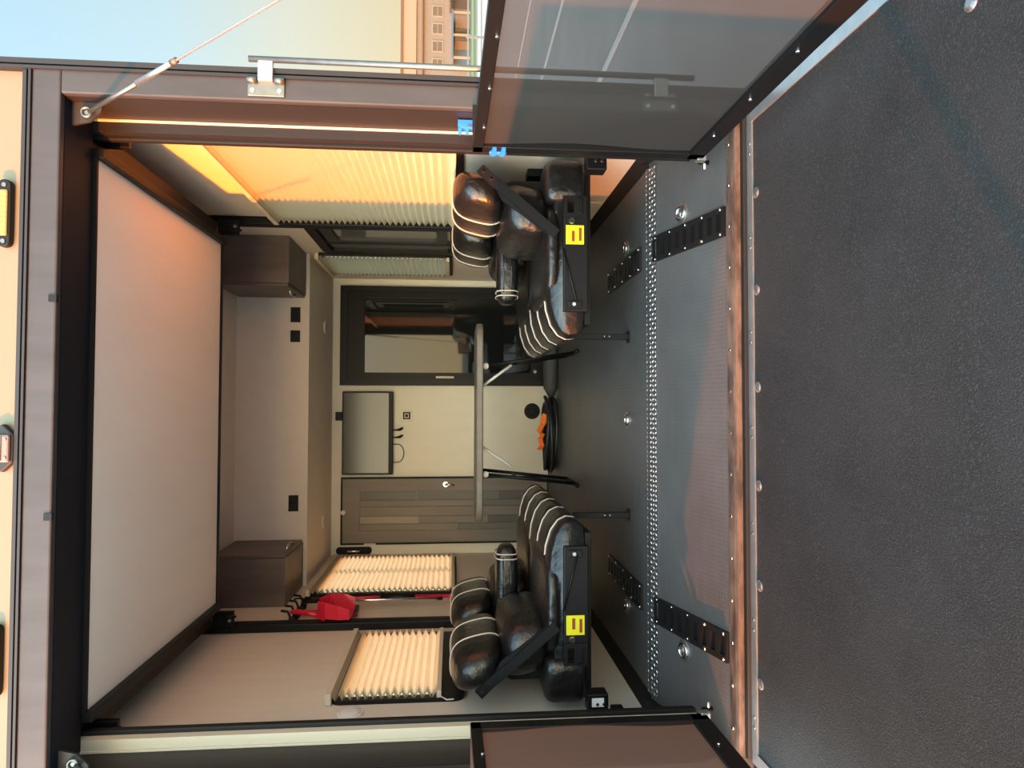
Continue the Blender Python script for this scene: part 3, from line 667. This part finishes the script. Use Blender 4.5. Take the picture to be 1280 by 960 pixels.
t2 = thing('dust_brush', 'black-bristled red hand brush tucked behind the dustpan', 'brush', (-1.19, 1.93, 1.45))
tube('handle', [(-1.185, 1.965, 1.83), (-1.185, 1.955, 1.68)], [.012, .014], 'red_plastic', t2, 8)
prism('head', [(1.93, 1.68), (1.98, 1.68), (1.985, 1.44), (1.925, 1.44)], 0, -1.205, -1.185, 'red_plastic', t2, .003)
prism('bristles', [(1.93, 1.66), (1.98, 1.66), (1.985, 1.44), (1.925, 1.44)], 0, -1.185, -1.155, 'bag_grey', t2)

# ------------------------------------------------------------------ floor hardware
t = thing('tread_plate_strip', 'diamond tread plate strip covering the bend in the floor', 'strip', (0, YS, 0))
slope_ang = math.atan2(-ZE, YS)
def slope_pt(x, y, h=0):
    return Vector((x, y-h*math.sin(slope_ang), ZE*(1-y/YS)+h*math.cos(slope_ang)))
p0 = slope_pt(0, .474, .003); p1 = slope_pt(0, .474, -.002)
prism('plate', [(.562, -.002), (.562, .003), (YS, .003), (p0.y, p0.z), (p1.y, p1.z), (YS, -.002)], 0, -1.15, 1.15, 'tread_plate', t)
bm = bmesh.new()
for i in range(111):
    for j in range(4):
        x = -1.14+i*.0207; y = .484+j*.0195; a = .75 if (i+j) % 2 else -.75; up_ = slope_pt(0, 0, 1)-slope_pt(0, 0, 0)
        f_ = (lambda q: slope_pt(x+q.x, y+q.y, .003)) if j < 3 else (lambda q: Vector((x+q.x, y+.008+q.y, .003)))
        d = Vector((math.cos(a), math.sin(a), 0))*.010; n_ = Vector((-math.sin(a), math.cos(a), 0))*.0038
        b4_ = [bm.verts.new(f_(q)) for q in (d, n_, -d, -n_)]; tp = bm.verts.new(f_(Vector((0, 0, 0)))+up_*.003)
        for k in range(4): bm.faces.new((b4_[k], b4_[(k+1) % 4], tp))
o = link('tread_bumps', bm, 'tread', t); o['kind'] = 'stuff'
def etrack(xc, y0, y1, sloped, nslots, label):
    f = (lambda x, y, h: slope_pt(x, y, h)) if sloped else (lambda x, y, h: Vector((x, y, h)))
    t = thing('cargo_track', label, 'track', f(xc, (y0+y1)/2, 0), 'slotted cargo tracks')
    hw = .055
    def slab(nm, xa, xb, ya, yb, h0, h1, m, par):
        bm = bmesh.new(); v = [bm.verts.new(f(x, y, h)) for h in (h0, h1) for x, y in ((xa, ya), (xb, ya), (xb, yb), (xa, yb))]
        for q in ((0, 3, 2, 1), (4, 5, 6, 7), (0, 1, 5, 4), (1, 2, 6, 5), (2, 3, 7, 6), (3, 0, 4, 7)): bm.faces.new([v[i] for i in q])
        return link(nm, bm, m, par)
    slab('base', xc-hw, xc+hw, y0, y1, -.004, .002, 'black_plastic', t)
    for a, b in ((-hw, -hw+.022), (hw-.022, hw)): slab('flange', xc+a, xc+b, y0, y1, .002, .012, 'etrack_black', t)
    p = (y1-y0)/nslots
    for i in range(nslots+1):
        y = y0+p*i; ya, yb = max(y0, y-p*.22), min(y1, y+p*.22)
        slab('rung', xc-hw+.02, xc+hw-.02, ya, yb, .002, .013, 'etrack_black', t)
    for i in range(5):
        for a in (-hw+.009, hw-.009):
            y = y0+.02+(y1-y0-.04)*i/4; disc('screw', f(xc+a, y, .012), f(0, 0, 1)-f(0, 0, 0), .006, .003, 'chrome', t, 8)
etrack(.776, .012, .49, True, 9, 'black slotted cargo track on the sloping floor, on the sunlit blind side')
etrack(-.776, .012, .49, True, 9, 'black slotted cargo track on the sloping floor, on the dustpan side')
etrack(.768, .635, 1.28, False, 11, 'black slotted cargo track under the sofa by the sunlit blind')
etrack(-.768, .635, 1.28, False, 11, 'black slotted cargo track under the sofa by the dustpan wall')
def dring(x, y, sloped, label):
    f = (lambda a, b, h: slope_pt(a, b, h)) if sloped else (lambda a, b, h: Vector((a, b, h)))
    t = thing('tie_down_ring', label, 'tie-down', f(x, y, 0), 'floor tie-down rings'); n_ = f(0, 0, 1)-f(0, 0, 0)
    disc('pan', f(x, y, 0), n_, .042, .004, 'ring_steel', t, 22)
    tube('ring', [f(x+.026*math.cos(2*math.pi*k/18), y+.026*math.sin(2*math.pi*k/18), .008) for k in range(18)], .005, 'chrome', t, 8, True)
    tube('clamp', [f(x-.018, y, .006), f(x+.018, y, .006)], .008, 'zinc', t, 8)
dring(.882, .286, True, 'steel tie-down ring on the sloping floor beside the track, sunlit blind side')
dring(-.882, .286, True, 'steel tie-down ring on the sloping floor beside the track, dustpan side')
dring(.882, .915, False, 'steel tie-down ring under the sofa by the sunlit blind')
dring(-.882, .915, False, 'steel tie-down ring under the sofa by the dustpan wall')
dring(.026, .896, False, 'steel tie-down ring in the middle of the flat floor')

# ------------------------------------------------------------------ outside hardware
def cable(s, label):
    t = thing('support_cable', label, 'cable', (s*1.11, .06, 2.10), 'ramp support cables')
    A = Vector((s*1.10, .03, 2.115)); B = Vector((s*1.115, -2.02, rz(-2.02)+.026)); at = lambda k: A+(B-A)*k
    prism('anchor_plate', [(s*1.14, 2.17), (s*1.06, 2.17), (s*1.075, 2.11), (s*1.11, 2.075), (s*1.14, 2.07)], 1, .04, .05, 'frame_grey', t)
    disc('anchor_bolt', A+Vector((0, .012, 0)), (0, -1, 0), .009, .016, 'zinc', t, 12)
    tube('eye', [A+Vector((.016*math.cos(2*math.pi*k/14), -.006, .016*math.sin(2*math.pi*k/14))) for k in range(14)], .006, 'zinc', t, 8, True)
    tube('swage_rod', [at(.006), at(.12)], .0075, 'zinc', t, 10)
    tube('swage_sleeve', [at(.115), at(.185)], [.0095, .008], 'aluminium', t, 10); tube('collar', [at(.183), at(.192)], .009, 'threshold_bronze', t, 10)
    tube('wire', [at(.19), at(1)], .0038, 'steel_cable', t, 8)
    disc('deck_eye', B+Vector((0, 0, -.022)), (0, 0, 1), .02, .02, 'chrome', t, 14)
cable(1, 'steel cable running from the header corner down to the ramp beside the latch rod')
cable(-1, 'steel cable anchored at the header corner nearest the short cream blind')
t = thing('latch_rod', 'upright steel latch rod hinged to the trailer corner', 'rod', (1.275, -.04, .02))
tube('rod', [(1.276, -.045, 1.556), (1.276, -.045, .0)], .0105, 'zinc', t, 12)
for z in (1.50, .12):
    h = box('hinge_leaf', 1.152, 1.206, -.037, -.030, z-.062, z+.062, 'zinc', t, .003)
    tube('knuckle', [(1.206, -.042, z+.062), (1.206, -.042, z+.03)], .011, 'zinc', h, 10); tube('knuckle', [(1.206, -.042, z-.03), (1.206, -.042, z-.062)], .011, 'zinc', h, 10)
    box('arm', 1.20, 1.275, -.052, -.036, z-.026, z+.026, 'aluminium', h, .004)
    for d in (.045, -.045): disc('hinge_screw', (1.172, -.037, z+d), (0, -1, 0), .008, .003, 'chrome', h, 10)
def latch(p, label, k):
    x, y, z = p
    t = thing('blue_latch', label, 'latch', p, 'blue plastic latches')
    prism('body', [(x+.028, z-.035), (x+.028, z+.03), (x+.008, z+.03), (x-.004, z+.012), (x-.004, z-.035)], 1, y-.012, y+.012, 'blue_plastic', t, .002)
    for a in (.022, -.004): box('prong', x-.022, x+.002, y-.009, y+.009, z+a-.007, z+a+.007, 'blue_plastic', t, .002)
    box('pin', x+.002, x+.008, y-.015, y-.010, z-.03, z-.004, 'zinc', t)
latch((1.106, .06, .815), 'blue plastic latch on the door reveal above the screen panel', 0)
def latch2():
    t = thing('blue_latch', 'blue plastic latch gripping the top of the screen panel post', 'latch', (.985, -.045, .71), 'blue plastic latches')
    box('body', .980, 1.016, -.045, -.022, .675, .735, 'blue_plastic', t, .004)
    for z in (.69, .722): prism('prong', [(-.022, z-.009), (-.022, z+.009), (-.085, z+.004), (-.085, z-.009)], 0, .976, .986, 'blue_plastic', t)
latch2()
def marker(x, w_, label, lens):
    t = thing('marker_light', label, 'light', (x, -.012, 2.34), 'amber marker lights')
    prism('housing', rrect(x-w_/2, x+w_/2, 2.316, 2.358, .019), 1, -.036, -.012, 'black_plastic', t, .004)
    l = prism('lens', rrect(x-w_/2+.036, x+w_/2-.036, 2.3235, 2.3505, .006), 1, -.042, -.034, lens, t, .003)
    for k in range(9): box('rib', x-w_/2+.045+k*(w_-.09)/8-.002, x-w_/2+.045+k*(w_-.09)/8+.002, -.0432, -.0415, 2.327, 2.347, lens, l)
    for s in (1, -1): disc('screw', (x+s*(w_/2-.019), -.036, 2.337), (0, -1, 0), .008, .003, 'zinc', t, 10)
marker(.73, .225, 'amber marker light above the opening nearest the latch rod', 'amber')
marker(-.735, .235, 'amber marker light above the opening on the cream blind side', 'amber')
t = thing('rear_lamp', 'small dark hooded lamp on the siding above the middle of the opening', 'light', (-.045, -.012, 2.33))
prism('hood', [(-.125, 2.325), (-.09, 2.29), (.0, 2.29), (.035, 2.325), (.0, 2.375), (-.09, 2.375)], 1, -.036, -.012, 'trim_brown', t, .005)
box('lens', -.09, 0.0, -.05, -.034, 2.296, 2.35, 'lens_grey', t, .006); box('lens_bar', -.085, -.005, -.054, -.048, 2.318, 2.324, 'zinc', t)
for x in (-.075, -.015): disc('screw', (x, -.05, 2.306), (0, -1, 0), .005, .003, 'zinc', t, 8)

# ------------------------------------------------------------------ far side of the lot: building, lawn, fence, sign
BY = 70
t = thing('far_building', 'sunlit two storey building with a flat roof beyond the fence', 'building', (45, BY, -.85))
BX0, BX1 = 33.2, 62
box('wall', BX0, BX1, BY, BY+10, -.85, 4.9, 'facade', t)
box('parapet', BX0-.1, BX1+.1, BY-.25, BY+10, 4.9, 6.3, 'facade_trim', t)
box('cornice', BX0-.2, BX1+.2, BY-.35, BY+10, 4.15, 4.32, 'roof_edge', t); box('coping', BX0-.2, BX1+.2, BY-.4, BY+10, 6.3, 6.55, 'roof_edge', t)
for i in range(9):
    x = 36.6+i*1.92
    wdw = ring('window', rect4(x-.62, x+.62, 2.05, 3.25), rect4(x-.52, x+.52, 2.15, 3.15), 1, BY-.08, BY+.1, 'facade_trim', t)
    for q in (-.26, .26): box('pane', x+q-.23, x+q+.23, BY-.03, BY+.02, 2.17, 3.13, 'far_glass', wdw)
    box('pane_bar', x-.5, x+.5, BY-.06, BY-.02, 2.62, 2.68, 'facade_trim', wdw)
box('porch_roof', 36.2, 41.4, BY-2.2, BY, .95, 1.15, 'awning_blue', t); box('porch_roof', 42.2, 50, BY-2.0, BY, 1.2, 1.4, 'far_dark', t)
for x in (36.4, 38.8, 41.2): box('porch_post', x-.09, x+.09, BY-2.1, BY-1.9, -.85, .95, 'facade_trim', t)
for x, w_, m_ in ((37.4, 1.5, 'awning_blue'), (39.9, 1.3, 'far_glass'), (43.5, 1.6, 'far_dark'), (46.5, 1.8, 'far_dark')): box('doorway', x-w_/2, x+w_/2, BY-.06, BY+.02, -.84, .75, m_, t)
lw = box('lawn', 18, 70, 48, 69.4, -.86, -.78, 'grass'); struct(lw)
t = thing('lot_fence', 'pale rail fence across the far edge of the parking lot', 'fence', (30, 34, -.85))
for i in range(15): box('post', 8+i*2.4, 8.11+i*2.4, 34, 34.1, -.85, .22, 'fence_pale', t)
for z in (.12, -.12, -.36, -.6): box('rail', 7.8, 42.2, 33.96, 34.02, z-.045, z+.045, 'fence_pale', t)
t = thing('lot_sign', 'pale square sign board on a wide post in front of the building', 'sign', (20.3, 40, -.85))
box('post', 20.15, 20.55, 40, 40.2, -.85, .75, 'fence_pale', t); box('board', 20.05, 20.75, 39.9, 40, .75, 1.35, 'awning_blue', t); box('board_mark', 20.28, 20.5, 39.88, 39.9, .98, 1.15, 'far_dark', t)
